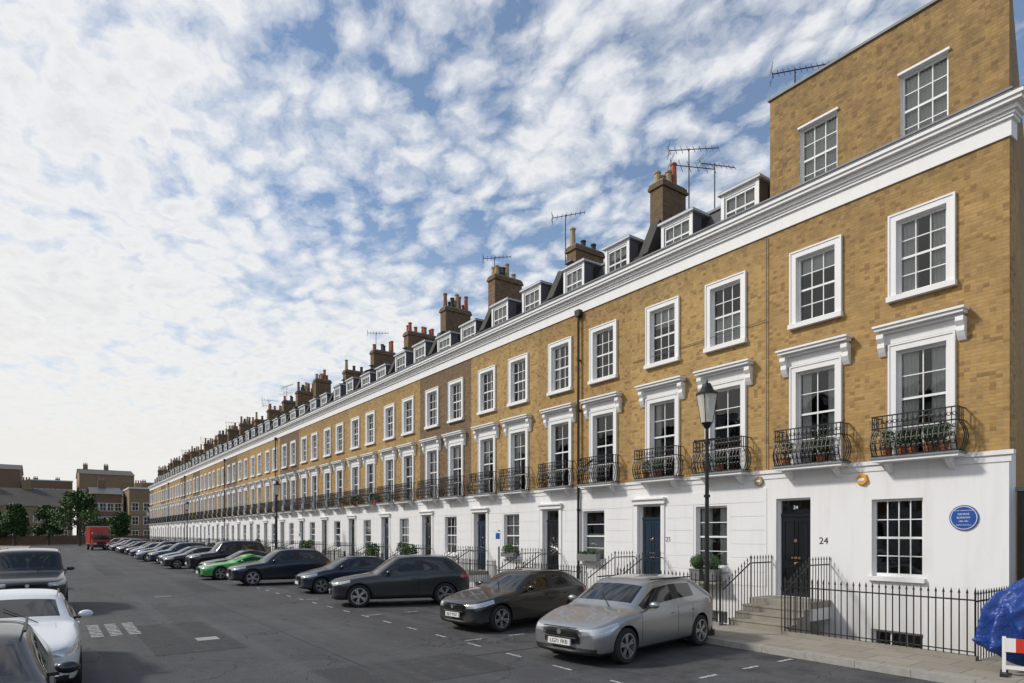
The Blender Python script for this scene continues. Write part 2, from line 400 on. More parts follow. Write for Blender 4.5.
    if corner: xb=-dc+1.0
    b.box(xa,xb,-1.0,-.045,SILL-.16,SILL,STONE)
    for k in range(4):
        b.box(xa,xb,-1.0-.29*(k+1)+.0,-1.0-.29*k-.002,-.1,SILL-.157*(k+1),STONE)
        b.box(xa-.01,xb+.01,-1.0-.29*(k+1)-.02,-1.0-.29*k-.003,SILL-.157*(k+1)-.035,SILL-.157*(k+1)+.004,STONE)
    b.box(xa,xa+.15,-2.15,-.04,-2.2,-.1,STUCCO); b.box(xb-.15,xb,-2.15,-.04,-2.2,-.1,STUCCO)
    b.box(xa+.002,xb-.002,-.98,-.04,.3,SILL-.165,STUCCO)
    parts['front_steps']=b.mesh('front_steps')
    b=MB([])
    b.box(-W,xa-.02,PY-.09,PY+.09,.12,.19,STONE); b.box(xb+.02,.15 if corner else 0,PY-.09,PY+.09,.12,.19,STONE)
    railings(b,-W+.06,xa-.04,PY,.19); railings(b,xb+.05,.12 if corner else -.03,PY,.19)
    for x in(xa+.03,xb-.03):
        railings_y(b,x,PY,-1.0,.12,SILL); railings_y(b,x,-.95,-.06,SILL,SILL)
    if corner:
        railings_y(b,.12,PY,-.05,.19,.19,1.1)
    parts['area_railings']=b.mesh('area_railings')
    if not corner:
        b=MB([])
        b.face([(-W,.3,ZC+.7),(0,.3,ZC+.7),(0,.8,ZC+.7),(-W,.8,ZC+.7)],LEAD)
        z0=ZC+.7; z1=12.55
        b.face([(-W,.75,z0),(0,.75,z0),(0,1.45,z1),(-W,1.45,z1)],SLATE)
        b.face([(-W,1.45,z1),(0,1.45,z1),(0,5,z1+.5),(-W,5,z1+.5)],SLATE)
        b.face([(-W,5,z1+.5),(0,5,z1+.5),(0,9,z1-.5),(-W,9,z1-.5)],SLATE)
        b.box(-W,0,1.38,1.5,z1-.02,z1+.06,LEAD)
        prof=[(.32,z0-.5),(.32,z0+.55),(.55,z0+.7),(1.15,z1+.45),(1.5,z1+.6),(3.4,z1+.85),(3.4,z0-.5)]
        b.prism_x(prof,-W-.2,-W+.2,DARKR)
        b.box(-W-.22,-W+.22,1.5,3.4,z1+.85,z1+.88,LEAD)
        dh=rnd.choice([0,-.05,.15]); dw=rnd.choice([.62,.66,.58])
        for s in ws:
            x0,x1=-s-dw,-s+dw; yf=.66; zb=z0+.1; zt=z1-.12+dh
            b.box(x0,x0+.1,yf,1.6,zb,zt,LEADW2); b.box(x1-.1,x1,yf,1.6,zb,zt,LEADW2)
            b.box(x0+.1,x1-.1,yf,.9,zb,zb+.25,LEADW2); b.box(x0+.1,x1-.1,yf,yf+.12,zt-.12,zt,TRIM)
            b.box(x0-.01,x0+.1,yf-.02,yf,zb,zt,TRIM); b.box(x1-.1,x1+.01,yf-.02,yf,zb,zt,TRIM)
            b.box(x0-.09,x1+.09,yf-.1,1.9,zt,zt+.06,LEADW)
            b.box(x0-.06,x1+.06,yf-.07,1.8,zt+.06,zt+.1,LEAD)
            sash(b,(x0+.1,x1-.1,zb+.26,zt-.13),3,1,1,rnd,y=yf+.02,curt=rnd.choice(['full','blind']))
        parts['mansard_roof_and_dormers']=b.mesh('mansard_roof')
        b=MB([])
        zt=z1+rnd.uniform(1.2,1.9); y0=1.2+rnd.uniform(-.1,.5); y1=y0+rnd.choice([1.2,1.55,1.9])
        BC=rnd.choice([BRICKC,BRICKC,BRICKD])
        b.box(-W-.28,-W+.28,y0,y1,z1-.3,zt,BC); b.box(-W-.34,-W+.34,y0-.06,y1+.06,zt,zt+.1,BC); b.box(-W-.31,-W+.31,y0-.03,y1+.03,zt+.1,zt+.2,BC); b.box(-W-.27,-W+.27,y0+.02,y1-.02,zt+.2,zt+.26,LEAD)
        n=rnd.choice([3,4,5])
        for k in range(n):
            y=y0+.2+(y1-y0-.4)*k/(n-1); m=rnd.choice([TERRA,TERRA,TERRA,BUFF,DARKR])
            for x in (-W-.12,-W+.13)[:rnd.choice([1,2])]:
                hh=rnd.choice([.35,.45,.7,.3])
                b.cyl((x,y,zt+.24),(x,y,zt+.26+hh),.12,.095,10,m); b.cyl((x,y,zt+.26+hh),(x,y,zt+.32+hh),.12,.12,10,m)
        parts['chimney_stack']=b.mesh('chimney_stack')
    return W,parts
variants=[build_house('std',11+i,(BRICK,BRICK,BRICKD,BRICK,BRICK,BRICK)[i]) for i in range(6)]
Wc,cparts=build_house('corner',3)
def place_house(parts,loc,rot=0,skip=()):
    e=empty('terraced_house',loc,rot)
    for n,me in parts.items():
        if n in skip: continue
        obj(n,me,e)
    return e
corner_house=place_house(cparts,(0,0,0))
NH=26; PITCH=4.94; houses=[]
order=[0,1,3,2,4,5,1,0,2,5,4,1,2,0,3,4,2,1,2,0,4,3,2,5,1,2]
for i in range(NH):
    v=variants[order[i]][1]
    e=place_house(v,(-(Wc+PITCH*i),0,0)); houses.append(e)
XEND=-(Wc+PITCH*NH)
b=MB([]); b.face([(-PITCH-.001,-.03,-2),(-PITCH-.001,9,-2),(-PITCH-.001,9,11.3),(-PITCH-.001,-.03,11.3)],BRICK); obj('end_gable_wall',b.mesh('end_gable'),houses[-1])
for i in range(17):
    v=variants[(i*2+1)%6][1]
    place_house(v,(-82+PITCH*i,-33,0),math.pi,('area_railings','balconies','chimney_stack'))
b=MB([])
b.cyl((-.775,-.03,2.72),(-.775,-.06,2.72),.27,.265,32,BLUEP)
pl=obj('blue_plaque',b.mesh('plaque'))
b=MB([]); b.cyl((-.775,-.0605,2.72),(-.775,-.0625,2.72),.245,.245,32,WHITE); b.cyl((-.775,-.0626,2.72),(-.775,-.0645,2.72),.232,.232,32,BLUEP); obj('rim',b.mesh('rim'),pl)
for i,(t,sz) in enumerate((('GREATER LONDON COUNCIL',.03),('GEORGE',.055),('BORROW',.055),('1803-1881',.042),('Author lived here',.038))):
    text('lettering',t,sz,WHITE,pl,(-.775,-.067,2.87-.075*i),(math.pi/2,0,0))
text('house_number','24',.24,IRON,corner_house,(-3.78,-.034,2.2),(math.pi/2,0,0))
text('door_number','24',.13,WHITE,corner_house,(-4.59,.10,3.06),(math.pi/2,0,0))
text('house_number','25',.2,IRON,houses[0],(-3.35,-.046,2.2),(math.pi/2,0,0))
for (x,z,m) in ((-2.84,3.66,ORANGE),(-5.55,3.8,BUFF)):
    b=MB([]); b.cyl((x,-.03,z),(x,-.1,z),.15,.13,6,m); b.box(x-.07,x+.07,-.105,-.1,z-.03,z+.03,WHITE); obj('alarm_box',b.mesh('alarm_box'))
for s in (12.75,50.7,70,95,110):
    b=MB([]); b.cyl((-s,-.12,.2),(-s,-.12,ZC-.1),.045,.045,8,IRON)
    for z in (1.5,3.2,5,6.8,8.6): b.cyl((-s,-.12,z),(-s,-.12,z+.07),.06,.06,8,IRON); b.box(-s-.03,-s+.03,-.1,0,z,z+.05,IRON)
    b.box(-s-.12,-s+.12,-.2,-.02,ZC-.15,ZC+.08,IRON); b.cyl((-s,-.1,4.6),(-s+.7,-.06,5.0),.03,.03,6,IRON)
    obj('drainpipe',b.mesh('drainpipe',True))
b=MB([]); b.cyl((-5.33,-.05,4.1),(-5.33,-.05,10.3),.012,.012,5,LEADW2); b.cyl((-5.33,-.05,8.1),(-10.2,-.03,8.0),.01,.01,5,LEADW2); obj('facade_cable',b.mesh('cable'))
PLANT=simple('grey_planter',(.16,.16,.17),.6,0,.15)
def planter(x,y,z,name='box_plant',w=.34,r=.24):
    b=MB([]); b.box(x-w/2,x+w/2,y-w/2,y+w/2,z,z+.32,PLANT); b.box(x-w/2-.015,x+w/2+.015,y-w/2-.015,y+w/2+.015,z+.30,z+.335,PLANT)
    b.sphere((x,y,z+.32+r*.85),(r*.82,r*.82,r*.82),LEAFD,12,8); b.leaves((x,y,z+.32+r*.85),(r,r,r),700,.022,[LEAF,LEAFD],R); obj(name,b.mesh(name))
for x in(-6.85,-7.35): planter(x,-.32,1.03)
b=MB([]); b.box(-7.62,-6.6,-.52,-.045,.96,1.03,STONE); obj('planter_shelf',b.mesh('planter_shelf'))
for x in(-12.1,): 
    b=MB([]); b.box(x-.5,x+.5,-.33,-.13,1.42,1.66,PLANT); b.leaves((x,-.23,1.70),(.48,.12,.08),250,.03,[LEAF,LEAFD],R); obj('window_box',b.mesh('window_box'))
for s in (16.9,26.8,41.6,56): 
    b=MB([]); b.box(-s-.45,-s+.45,-.33,-.13,1.42,1.6,PLANT); b.leaves((-s,-.22,1.72),(.5,.2,.2),350,.035,[LEAF,LEAFD,LEAF],R); obj('window_box',b.mesh('window_box'))
for s in (21.2,25.2,35.5): 
    b=MB([]); b.cyl((-s,-2.6,.12),(-s,-2.6,.5),.16,.2,10,TERRA); b.cyl((-s,-2.6,.5),(-s,-2.6,1.1),.02,.02,5,BARK); b.leaves((-s,-2.6,1.5),(.38,.38,.45),700,.05,[LEAF,LEAFD],R); obj('potted_bay_tree',b.mesh('bay'))
b=MB([])
for x0,k in [(-8.9,2),(-6.6,2),(-14.0,1),(-30,3),(-33,3),(-35,2)]:
    for j in range(k):
        x=x0-.45+.42*j; b.cyl((x,-.3,4.1),(x,-.3,4.32),.08,.11,8,TERRA); b.leaves((x,-.3,4.5),(.15,.13,.22),110,.042,[LEAF,LEAFD],R)
obj('balcony_plants',b.mesh('balcony_plants'))
def antenna(x,y,z,h,ang,n=9,big=1):
    b=MB([]); b.cyl((0,0,-.9),(0,0,h),.022,.018,6,IRON)
    d=Vector((math.cos(ang),math.sin(ang),0)); p=Vector((-math.sin(ang),math.cos(ang),0)); up=Vector((0,0,1))
    def yagi(zz,Ln,n,w,vert=False,tilt=.06):
        q2=(p*.6+up*.8) if vert else p
        dd=(d+up*tilt).normalized()
        c=Vector((0,0,zz)); b.cyl(c-dd*Ln*.4,c+dd*Ln*.6,.016,.016,5,IRON)
        for i in range(n):
            q=c-dd*Ln*.4+dd*Ln*i/(n-1); ww=w*(1-.35*i/n); b.cyl(q-q2*ww,q+q2*ww,.011,.011,4,IRON)
        q=c-dd*Ln*.42
        for s in(-1,1):
            for t in (0,1): b.cyl(q-p*w*.9+up*(s*(.10+t*.09)),q+p*w*.9+up*(s*(.10+t*.09)),.007,.007,4,IRON)
        b.cyl(q-up*.2,q+up*.2,.008,.008,4,IRON)
    yagi(h-.05,1.5*big,n,.24*big,True)
    if big>1: yagi(h-.65,1.3*big,6,.42*big,True,-.1)
    return obj('tv_antenna',b.mesh('antenna'),None,(x,y,z))
antenna(-4.9,.6,14.1,.75,.75,11,.95)
antenna(-10.0,2.6,13.6,2.3,.95,9,1.15); antenna(-9.3,3.1,13.3,1.9,1.25,8,.9)
antenna(-15.8,1.9,14.5,1.2,.7,8,.9); antenna(-21.5,2.2,14.2,1.8,.9,8,.9)
antenna(-36,2.4,14.2,1.8,1.2,8,.9); antenna(-56,2.4,14.3,1.8,.3,7,1.1)
for i in range(4): antenna(-62-16*i,2.4,14.3,1.5,R.uniform(0,3),7,1.1)
# ------------------------------------------------------------------ ground
def asphalt(name,dark=1.0):
    m,nt,b=new_mat(name); p=pos(nt)
    f=noise(nt,p,38,3,.75); g=noise(nt,p,.30,5,.65); h=noise(nt,p,4,4,.65)
    c=mixc(nt,mr(nt,f,.33,.68),(.036*dark,.037*dark,.04*dark),(.145*dark,.145*dark,.15*dark))
    c=mixc(nt,mr(nt,g,.35,.62,0,.6),c,(.05,.05,.054)); c=mixc(nt,mr(nt,h,.55,.72,0,.5),c,(.03,.03,.033))
    c=mixc(nt,mr(nt,h,.42,.28,0,.4),c,(.15,.148,.142))
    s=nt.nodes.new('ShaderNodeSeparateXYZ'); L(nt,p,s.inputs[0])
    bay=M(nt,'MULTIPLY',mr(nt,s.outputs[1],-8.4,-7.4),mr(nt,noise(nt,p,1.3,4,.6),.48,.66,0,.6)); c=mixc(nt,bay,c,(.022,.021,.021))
    sx=nt.nodes.new('ShaderNodeMapping'); sx.inputs['Scale'].default_value=(.05,1.1,1); L(nt,p,sx.inputs[0])
    c=mixc(nt,mr(nt,noise(nt,sx.outputs[0],1.0,3,.6),.5,.7,0,.35),c,(.14,.14,.14))
    vo=nt.nodes.new('ShaderNodeTexVoronoi'); vo.inputs['Scale'].default_value=60; L(nt,p,vo.inputs['Vector'])
    c=mixc(nt,mr(nt,vo.outputs['Distance'],.22,.0,0,.55),c,(.3,.29,.28))
    vc=nt.nodes.new('ShaderNodeTexVoronoi'); vc.feature='DISTANCE_TO_EDGE'; vc.inputs['Scale'].default_value=.22
    ad=nt.nodes.new('ShaderNodeVectorMath'); ad.operation='ADD'; L(nt,p,ad.inputs[0]); nz=nt.nodes.new('ShaderNodeTexNoise'); nz.inputs['Scale'].default_value=1.2; nz.inputs['Detail'].default_value=4; L(nt,p,nz.inputs['Vector']); L(nt,nz.outputs['Color'],ad.inputs[1]); L(nt,ad.outputs[0],vc.inputs['Vector'])
    c=mixc(nt,mr(nt,vc.outputs['Distance'],.004,.0015,0,.6),c,(.015,.015,.015))
    L(nt,c,b.inputs['Base Color']); b.inputs['Roughness'].default_value=.85; b.inputs['Specular IOR Level'].default_value=.3
    bump(nt,f,b,.5,.01); return m
ASPH=asphalt('asphalt'); ASPH2=asphalt('asphalt_patch',.62)
GRD=simple('ground_dirt',(.09,.085,.075),.95,0,.3,.3)
def paving():
    m,nt,b=new_mat('york_paving'); p=pos(nt)
    br=nt.nodes.new('ShaderNodeTexBrick'); L(nt,p,br.inputs['Vector']); br.inputs['Scale'].default_value=1
    br.inputs['Brick Width'].default_value=.75; br.inputs['Row Height'].default_value=.6; br.inputs['Mortar Size'].default_value=.008
    br.inputs['Color1'].default_value=(.38,.34,.28,1); br.inputs['Color2'].default_value=(.29,.26,.21,1); br.inputs['Mortar'].default_value=(.07,.065,.06,1)
    c=mixc(nt,M(nt,'MULTIPLY',noise(nt,p,2.5,5,.65),.5),br.outputs['Color'],(.21,.185,.155))
    L(nt,c,b.inputs['Base Color']); b.inputs['Roughness'].default_value=.85; return m
PAVE=paving(); KERB=simple('granite_kerb',(.33,.32,.30),.8,0,.3,8)
b=MB([]); G=900; px0,px1,py0,py1=XEND,.15,PY,.4
for q in ((-G,G,-G,py0),(-G,px0,py0,G),(px1,G,py0,G),(px0,px1,py1,G)):
    b.face([(q[0],q[2],-.004),(q[1],q[2],-.004),(q[1],q[3],-.004),(q[0],q[3],-.004)],GRD)
obj('ground',b.mesh('ground'))
b=MB([]); b.face([(XEND-28,-28,0),(40,-28,0),(40,-3.98,0),(XEND-28,-3.98,0)],ASPH); obj('road',b.mesh('road'))
b=MB([]); b.box(px0,px1,py0,py1,-2.3,-2.2,STONE); b.face([(px0,py0,-2.2),(px1,py0,-2.2),(px1,py0,.12),(px0,py0,.12)],STUCCO); b.face([(px1,py0,-2.2),(px1,py1,-2.2),(px1,py1,.12),(px1,py0,.12)],STUCCO)
obj('basement_area',b.mesh('basement_area'))
b=MB([]); b.box(XEND-2,30,-3.85,PY,0.0,.12,PAVE); b.box(.152,30,PY,20,0.0,.12,PAVE); obj('pavement',b.mesh('pavement'))
b=MB([]); x=30
while x>XEND-2: b.box(x-.908,x,-4.0,-3.852,-.002,.125+R.uniform(-.003,.003),KERB); x-=.915
obj('kerb',b.mesh('kerb'))
b=MB([]); b.box(XEND-2,30,-31,-18.2,0,.12,PAVE); obj('pavement',b.mesh('pavement_opposite'))
b=MB([]); x=30
while x>XEND-2: b.box(x-.908,x,-18.198,-18.05,-.002,.125,KERB); x-=.915
obj('kerb',b.mesh('kerb_opposite'))
m,nt,bs_=new_mat('road_paint'); p=pos(nt)
L(nt,mixc(nt,mr(nt,noise(nt,p,22,5,.7),.42,.6),(.62,.62,.6),(.10,.10,.10)),bs_.inputs['Base Color']); bs_.inputs['Roughness'].default_value=.7; PAINT=m
TAR=simple('tar_seam',(.02,.02,.02),.5)
b=MB([])
def flat(x0,x1,y0,y1,z=.004,m=PAINT): b.face([(x0,y0,z),(x1,y0,z),(x1,y1,z),(x0,y1,z)],m)
x=-1.0
while x>-125:
    flat(x-.5,x,-8.24,-8.17,.008); x-=1.45
x=-2.2
while x>-120:
    for y in (-8.1,-6.9,-5.7,-4.6): flat(x-.04,x+.04,y,y+.45,.008)
    x-=5.4
for i in range(9):
    for j in range(3): flat(-15.3+.27*i,-15.3+.27*i+.14,-14.8+.38*j,-14.55+.38*j,.008)
obj('road_markings',b.mesh('road_markings'))
b=MB([]); b.box(-23,-22.3,-12.4,-11.8,.0,.009,IRON); obj('manhole_cover',b.mesh('manhole_cover'))
b=MB([]); b.box(-11.5,-11.05,-12.9,-12.45,.0,.009,KERB); obj('manhole_cover',b.mesh('manhole_cover2'))
b=MB([]); flat(-60,-6,-11.015,-10.985,.0045,TAR); flat(-6.03,-6,-11,-7.2,.0045,TAR); obj('tar_seam',b.mesh('tar_seam'))
b=MB([]); flat(-14.5,-9.6,-13.9,-12.2,.004,ASPH2); flat(-6.5,-4.6,-11.9,-8.9,.004,ASPH2); flat(-31,-24,-10.8,-9.6,.004,ASPH2); flat(-52,-38,-13,-12,.004,ASPH2); obj('road_repair_patches',b.mesh('patches'))
b=MB([])
for _ in range(60):
    x=R.uniform(-40,6); y=R.choice([R.uniform(-4.12,-4.02),R.uniform(-15,-4.2)]); a=R.uniform(0,3); w=R.uniform(.02,.05); dx,dy=math.cos(a)*w,math.sin(a)*w
    b.face([(x-dx,y-dy,.012),(x+dy*.5,y-dx*.5,.02),(x+dx,y+dy,.012),(x-dy*.5,y+dx*.5,.014)],R.choice([BUFF,LEAFD,BARK]))
obj('fallen_leaves',b.mesh('fallen_leaves'))
# ------------------------------------------------------------------ cars
CG=simple('car_glass',(.010,.012,.014),.03,0,0,spec=.8)
BLK=simple('black_plastic',(.018,.018,.019),.55,0,0)
TYRE=simple('tyre_rubber',(.022,.022,.023),.85,0,.2)
ALLOY=simple('alloy',(.5,.51,.53),.3,.85,0)
LAMP=simple('headlamp',(.55,.58,.6),.08,.4,.2,30,coat=1)
TAIL=simple('tail_lamp',(.3,.01,.012),.12,0,0,coat=1)
PLW=simple('plate_white',(.8,.8,.78),.4,0,0); PLY=simple('plate_yellow',(.75,.55,.05),.4,0,0)
def paint(name,c,metal,seams,belt):
    m,nt,b=new_mat(name); tc=nt.nodes.new('ShaderNodeTexCoord'); s=nt.nodes.new('ShaderNodeSeparateXYZ'); L(nt,tc.outputs['Object'],s.inputs[0])
    tot=None
    for x in seams:
        v=M(nt,'LESS_THAN',M(nt,'ABSOLUTE',M(nt,'SUBTRACT',s.outputs[0],x)),.007)
        tot=v if tot is None else M(nt,'MAXIMUM',tot,v)
    ay=M(nt,'ABSOLUTE',s.outputs[1])
    side=M(nt,'GREATER_THAN',ay,.55)
    zr=M(nt,'MULTIPLY',M(nt,'GREATER_THAN',s.outputs[2],.33),M(nt,'LESS_THAN',s.outputs[2],belt))
    f=M(nt,'MULTIPLY',M(nt,'MULTIPLY',tot,zr),side)
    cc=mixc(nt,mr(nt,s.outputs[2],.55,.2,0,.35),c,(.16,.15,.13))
    L(nt,mixc(nt,f,cc,(.004,.004,.004)),b.inputs['Base Color'])
    b.inputs['Metallic'].default_value=metal; b.inputs['Roughness'].default_value=.3; b.inputs['Coat Weight'].default_value=.7; b.inputs['Coat Roughness'].default_value=.03
    return m
def wheel_mesh(r,w=.21):
    b=MB([]); n=28
    def lathe(prof,m):
        i=len(b.v)
        for (rr,y) in prof:
            for k in range(n):
                t=2*math.pi*k/n; b.v.append((rr*math.cos(t),y,rr*math.sin(t)))
        for a in range(len(prof)-1):
            for k in range(n):
                k2=(k+1)%n; b.f.append((i+a*n+k,i+a*n+k2,i+(a+1)*n+k2,i+(a+1)*n+k)); b.m.append(b.mi(m))
    h=w/2; ri=r*.70
    lathe([(ri,-h+.01),(r-.03,-h),(r-.008,-h+.02),(r,-h+.05),(r,h-.05),(r-.008,h-.02),(r-.03,h),(ri,h-.01)],TYRE)
    lathe([(ri,-h+.012),(ri+.004,-h-.002),(ri-.015,-h-.002),(ri-.02,-h+.04),(ri-.03,h)],ALLOY)
    lathe([(ri-.02,-h+.09),(.001,-h+.09)],BLK)
    for k in range(5):
        for o in(-.16,.16):
            t=2*math.pi*k/5+o; d=Vector((math.cos(t),0,math.sin(t))); t0=2*math.pi*k/5+o*.5; d0=Vector((math.cos(t0),0,math.sin(t0)))
            q=Vector((-math.sin(t),0,math.cos(t)))
            A=d0*.05; B=d*(ri-.012); ww=.017
            p=[A-q*ww,A+q*ww,B+q*ww*1.1,B-q*ww*1.1]
            f=[(v.x,-h+.015,v.z) for v in p]; g=[(v.x,-h+.05,v.z) for v in p]
            b.face(f,ALLOY)
            for a in range(4): c2=(a+1)%4; b.face([f[a],f[c2],g[c2],g[a]],ALLOY)
    b.cyl((0,-h+.005,0),(0,-h+.08,0),.05,.065,12,ALLOY)
    b.cyl((0,h-.02,0),(0,h-.03,0),ri,ri,n,BLK)
    return b.mesh('wheel',True)
TYPES={
 'hatch':dict(L=4.3,W=1.79,H=1.43,nose=.74,hood=.96,xc=1.22,xr=1.98,xe=3.62,xg=4.12,zg=1.02,fo=.84,wb=2.62,r=.325,zb=.17,belt2=1.0,xq=3.35),
 'cross':dict(L=4.4,W=1.83,H=1.52,nose=.72,hood=.96,xc=1.08,xr=1.9,xe=3.72,xg=4.26,zg=1.10,fo=.88,wb=2.7,r=.33,zb=.17,belt2=1.04,xq=3.45),
 'suv':dict(L=4.68,W=1.92,H=1.66,nose=.84,hood=1.05,xc=1.32,xr=2.05,xe=4.0,xg=4.5,zg=1.14,fo=.92,wb=2.8,r=.365,zb=.22,belt2=1.12,xq=3.7),
 'small':dict(L=3.95,W=1.74,H=1.45,nose=.76,hood=.98,xc=1.05,xr=1.75,xe=3.4,xg=3.84,zg=1.0,fo=.78,wb=2.5,r=.315,zb=.17,belt2=.99,xq=3.2),
 'sports':dict(L=4.4,W=1.85,H=1.28,nose=.68,hood=.88,xc=1.45,xr=2.15,xe=2.95,xg=4.0,zg=.92,fo=.95,wb=2.45,r=.335,zb=.13,belt2=.93,xq=2.95),
 'sedan':dict(L=4.65,W=1.83,H=1.43,nose=.74,hood=.95,xc=1.35,xr=2.1,xe=3.3,xg=3.95,zg=1.05,fo=.87,wb=2.8,r=.33,zb=.16,belt2=1.0,xq=3.3),
 'offroad':dict(L=4.7,W=1.95,H=1.92,nose=1.02,hood=1.22,xc=1.35,xr=1.85,xe=4.35,xg=4.6,zg=1.25,fo=.85,wb=2.75,r=.39,zb=.28,belt2=1.22,xq=3.9),
}
CACHE={}
def car_body(t):
    if t in CACHE: return CACHE[t]
    p=TYPES[t]; Ln,W,H,nose,hood,xc,xr,xe,xg,zg,zb,xq=[p[k] for k in('L','W','H','nose','hood','xc','xr','xe','xg','zg','zb','xq')]
    hw=W/2; wt=hw*(.70 if t!='offroad' else .8)
    def ringp(w,zb,belt,zt,wt,cab):
        if cab: return [(0,zb),(w*.85,zb),(w*.965,zb+.07),(w*.985,zb+.26),(w*1.005,belt-.2),(w*.98,belt-.05),(w*.935,belt+.005),(wt+.055,zt-.10),(wt-.03,zt-.025),(wt*.5,zt),(0,zt+.012)]
        return [(0,zb),(w*.85,zb),(w*.965,zb+.06),(w*.985,zb+(zt-zb)*.35),(w*1.005,zb+(zt-zb)*.68),(w*.985,zt-.11),(w*.95,zt-.05),(w*.87,zt-.012),(w*.76,zt),(w*.4,zt+.018),(0,zt+.024)]
    xb=xr+(xq-xr)*.48
    S=[(0,hw*.66,zb+.10,0,nose-.12,0,0),(.05,hw*.80,zb+.03,0,nose-.05,0,0),(.2,hw*.92,zb,0,nose+.02,0,0),(.55,hw*.975,zb,0,nose+(hood-nose)*.42,0,0),
       (xc*.8,hw*.99,zb,0,hood-.035,0,0),(xc,hw,zb,0,hood,0,0),(xc+.05,hw,zb,0,hood+.035,0,0),
       (xr,hw,zb,hood-.01,H-.075,wt*.98,1),(xr+.14,hw,zb,hood,H-.045,wt,1),(xb-.04,hw,zb,(hood+p['belt2'])/2,H-.005,wt,1),(xb+.04,hw,zb,(hood+p['belt2'])/2+.003,H,wt,1)]
    if xq<xe-.05: S+=[(xq,hw*.995,zb,p['belt2'],H-.03,wt*.98,1)]
    S+=[(xe,hw*.985,zb,p['belt2']+.01,H-.075,wt*.94,1),(xg,hw*.95,zb+.02,0,zg,0,0)]
    if Ln-xg>.35: S+=[(Ln-.22,hw*.93,zb+.03,0,zg+.0,0,0)]
    S+=[(Ln-.06,hw*.86,zb+.06,0,zg-.10,0,0),(Ln,hw*.74,zb+.14,0,zg-.26,0,0)]
    bm=bmesh.new(); rings=[]
    for (x,w,z,belt,zt,wtt,cab) in S:
        q=ringp(w,z,belt,zt,wtt,cab); X=Ln/2-x
        def sh(yv,x=x):
            k=(yv/hw)**2
            if x<.25: return -k*.16*(1-x/.25*.5)
            if x>Ln-.25: return k*.10
            if abs(x-xc)<.1: return -k*.22
            if abs(x-xr)<.01: return -k*.10
            return 0
        Lf=[bm.verts.new((X+sh(y),y,zz)) for y,zz in q]; Rt=[Lf[0]]+[bm.verts.new((X+sh(y),-y,zz)) for y,zz in q[1:-1]]+[Lf[-1]]
        rings.append((Lf,Rt))
    nP=11
    for i in range(len(S)-1):
        cabA,cabB=S[i][6],S[i+1][6]
        for j in range(nP-1):
            mi=0
            if cabA and cabB:
                if j==6: mi=1
                if abs(S[i][0]-(xb-.04))<.001 and j==6: mi=2
                if xq<xe-.05 and abs(S[i][0]-xq)<.001 and j==6: mi=0 if t in('hatch','small','cross') else 1
            elif (not cabA) and cabB:
                if j>=8: mi=1
                if j==6: mi=1
            elif cabA and not cabB:
                if j>=8: mi=1
            if j==0: mi=2
            for side,(A,B) in enumerate(((rings[i][0],rings[i+1][0]),(rings[i][1],rings[i+1][1]))):
                vs=[A[j],B[j],B[j+1],A[j+1]]
                if side==0: vs.reverse()
                f=bm.faces.new(vs); f.material_index=mi
    for idx,rev in ((0,0),(len(S)-1,1)):
        A,B=rings[idx]
        for j in range(nP-1):
            vs=[A[j],A[j+1],B[j+1],B[j]]; u=[]
            for v in vs:
                if v not in u: u.append(v)
            if rev: u.reverse()
            bm.faces.new(u)
    bmesh.ops.recalc_face_normals(bm,faces=bm.faces)
    me=bpy.data.meshes.new('tmp'); bm.to_mesh(me); bm.free()
    PM=bpy.data.materials.new('tmp_paint'); ml=[PM,CG,BLK,LAMP,TAIL]
    for m in ml: me.materials.append(m)
    o=bpy.data.objects.new('tmp',me); col.objects.link(o)
    sm=o.modifiers.new('s','SUBSURF'); sm.levels=3; sm.render_levels=3
    cb=MB(list(ml)); ra=p['r']+.045
    for xw in (p['fo'],p['fo']+p['wb']):
        for sy in(-1,1):
            X=Ln/2-xw; cb.cyl((X,sy*(hw-.30),p['r']+.01),(X,sy*(hw+.2),p['r']+.01),ra,ra,36,BLK)
    cm=cb.mesh('cut'); bmc=bmesh.new(); bmc.from_mesh(cm); bmesh.ops.recalc_face_normals(bmc,faces=bmc.faces); bmc.to_mesh(cm); bmc.free()
    co=bpy.data.objects.new('cut',cm); col.objects.link(co)
    bo=o.modifiers.new('b','BOOLEAN'); bo.operation='DIFFERENCE'; bo.solver='EXACT'; bo.object=co
    dg=bpy.context.evaluated_depsgraph_get(); dg.update()
    res=bpy.data.meshes.new_from_object(o.evaluated_get(dg))
    bpy.data.objects.remove(o); bpy.data.objects.remove(co)
    for pl in res.polygons:
        pl.use_smooth=True
        if pl.material_index!=0: continue
        c=pl.center; x=Ln/2-c.x; ay=abs(c.y); z=c.z
        if x<.62 and ay>hw*.50 and nose-.17+(x*.22)<z<nose-.05+x*.18 and pl.normal.z<.75: pl.material_index=3
        elif x<.22 and ay<hw*.46 and zb+.22<z<nose-.13: pl.material_index=2
        elif x<.25 and ay<hw*.8 and zb+.05<z<zb+.16: pl.material_index=2
        elif x>Ln-.42 and ay>hw*.48 and zg-.24<z<zg-.09 and pl.normal.z<.6: pl.material_index=4
        elif z<zb+.085: pl.material_index=2
        elif t in('suv','offroad') and z<zb+.16: pl.material_index=2
        elif x>Ln-.2 and z<zb+.28 and ay<hw*.7: pl.material_index=2
        if t in('suv','offroad'):
            for xw in(p['fo'],p['fo']+p['wb']):
                if math.hypot(x-xw,z-p['r'])<ra+.035 and ay>hw-.2: pl.material_index=2
    res.set_sharp_from_angle(angle=math.radians(35))
    b=MB([PM])
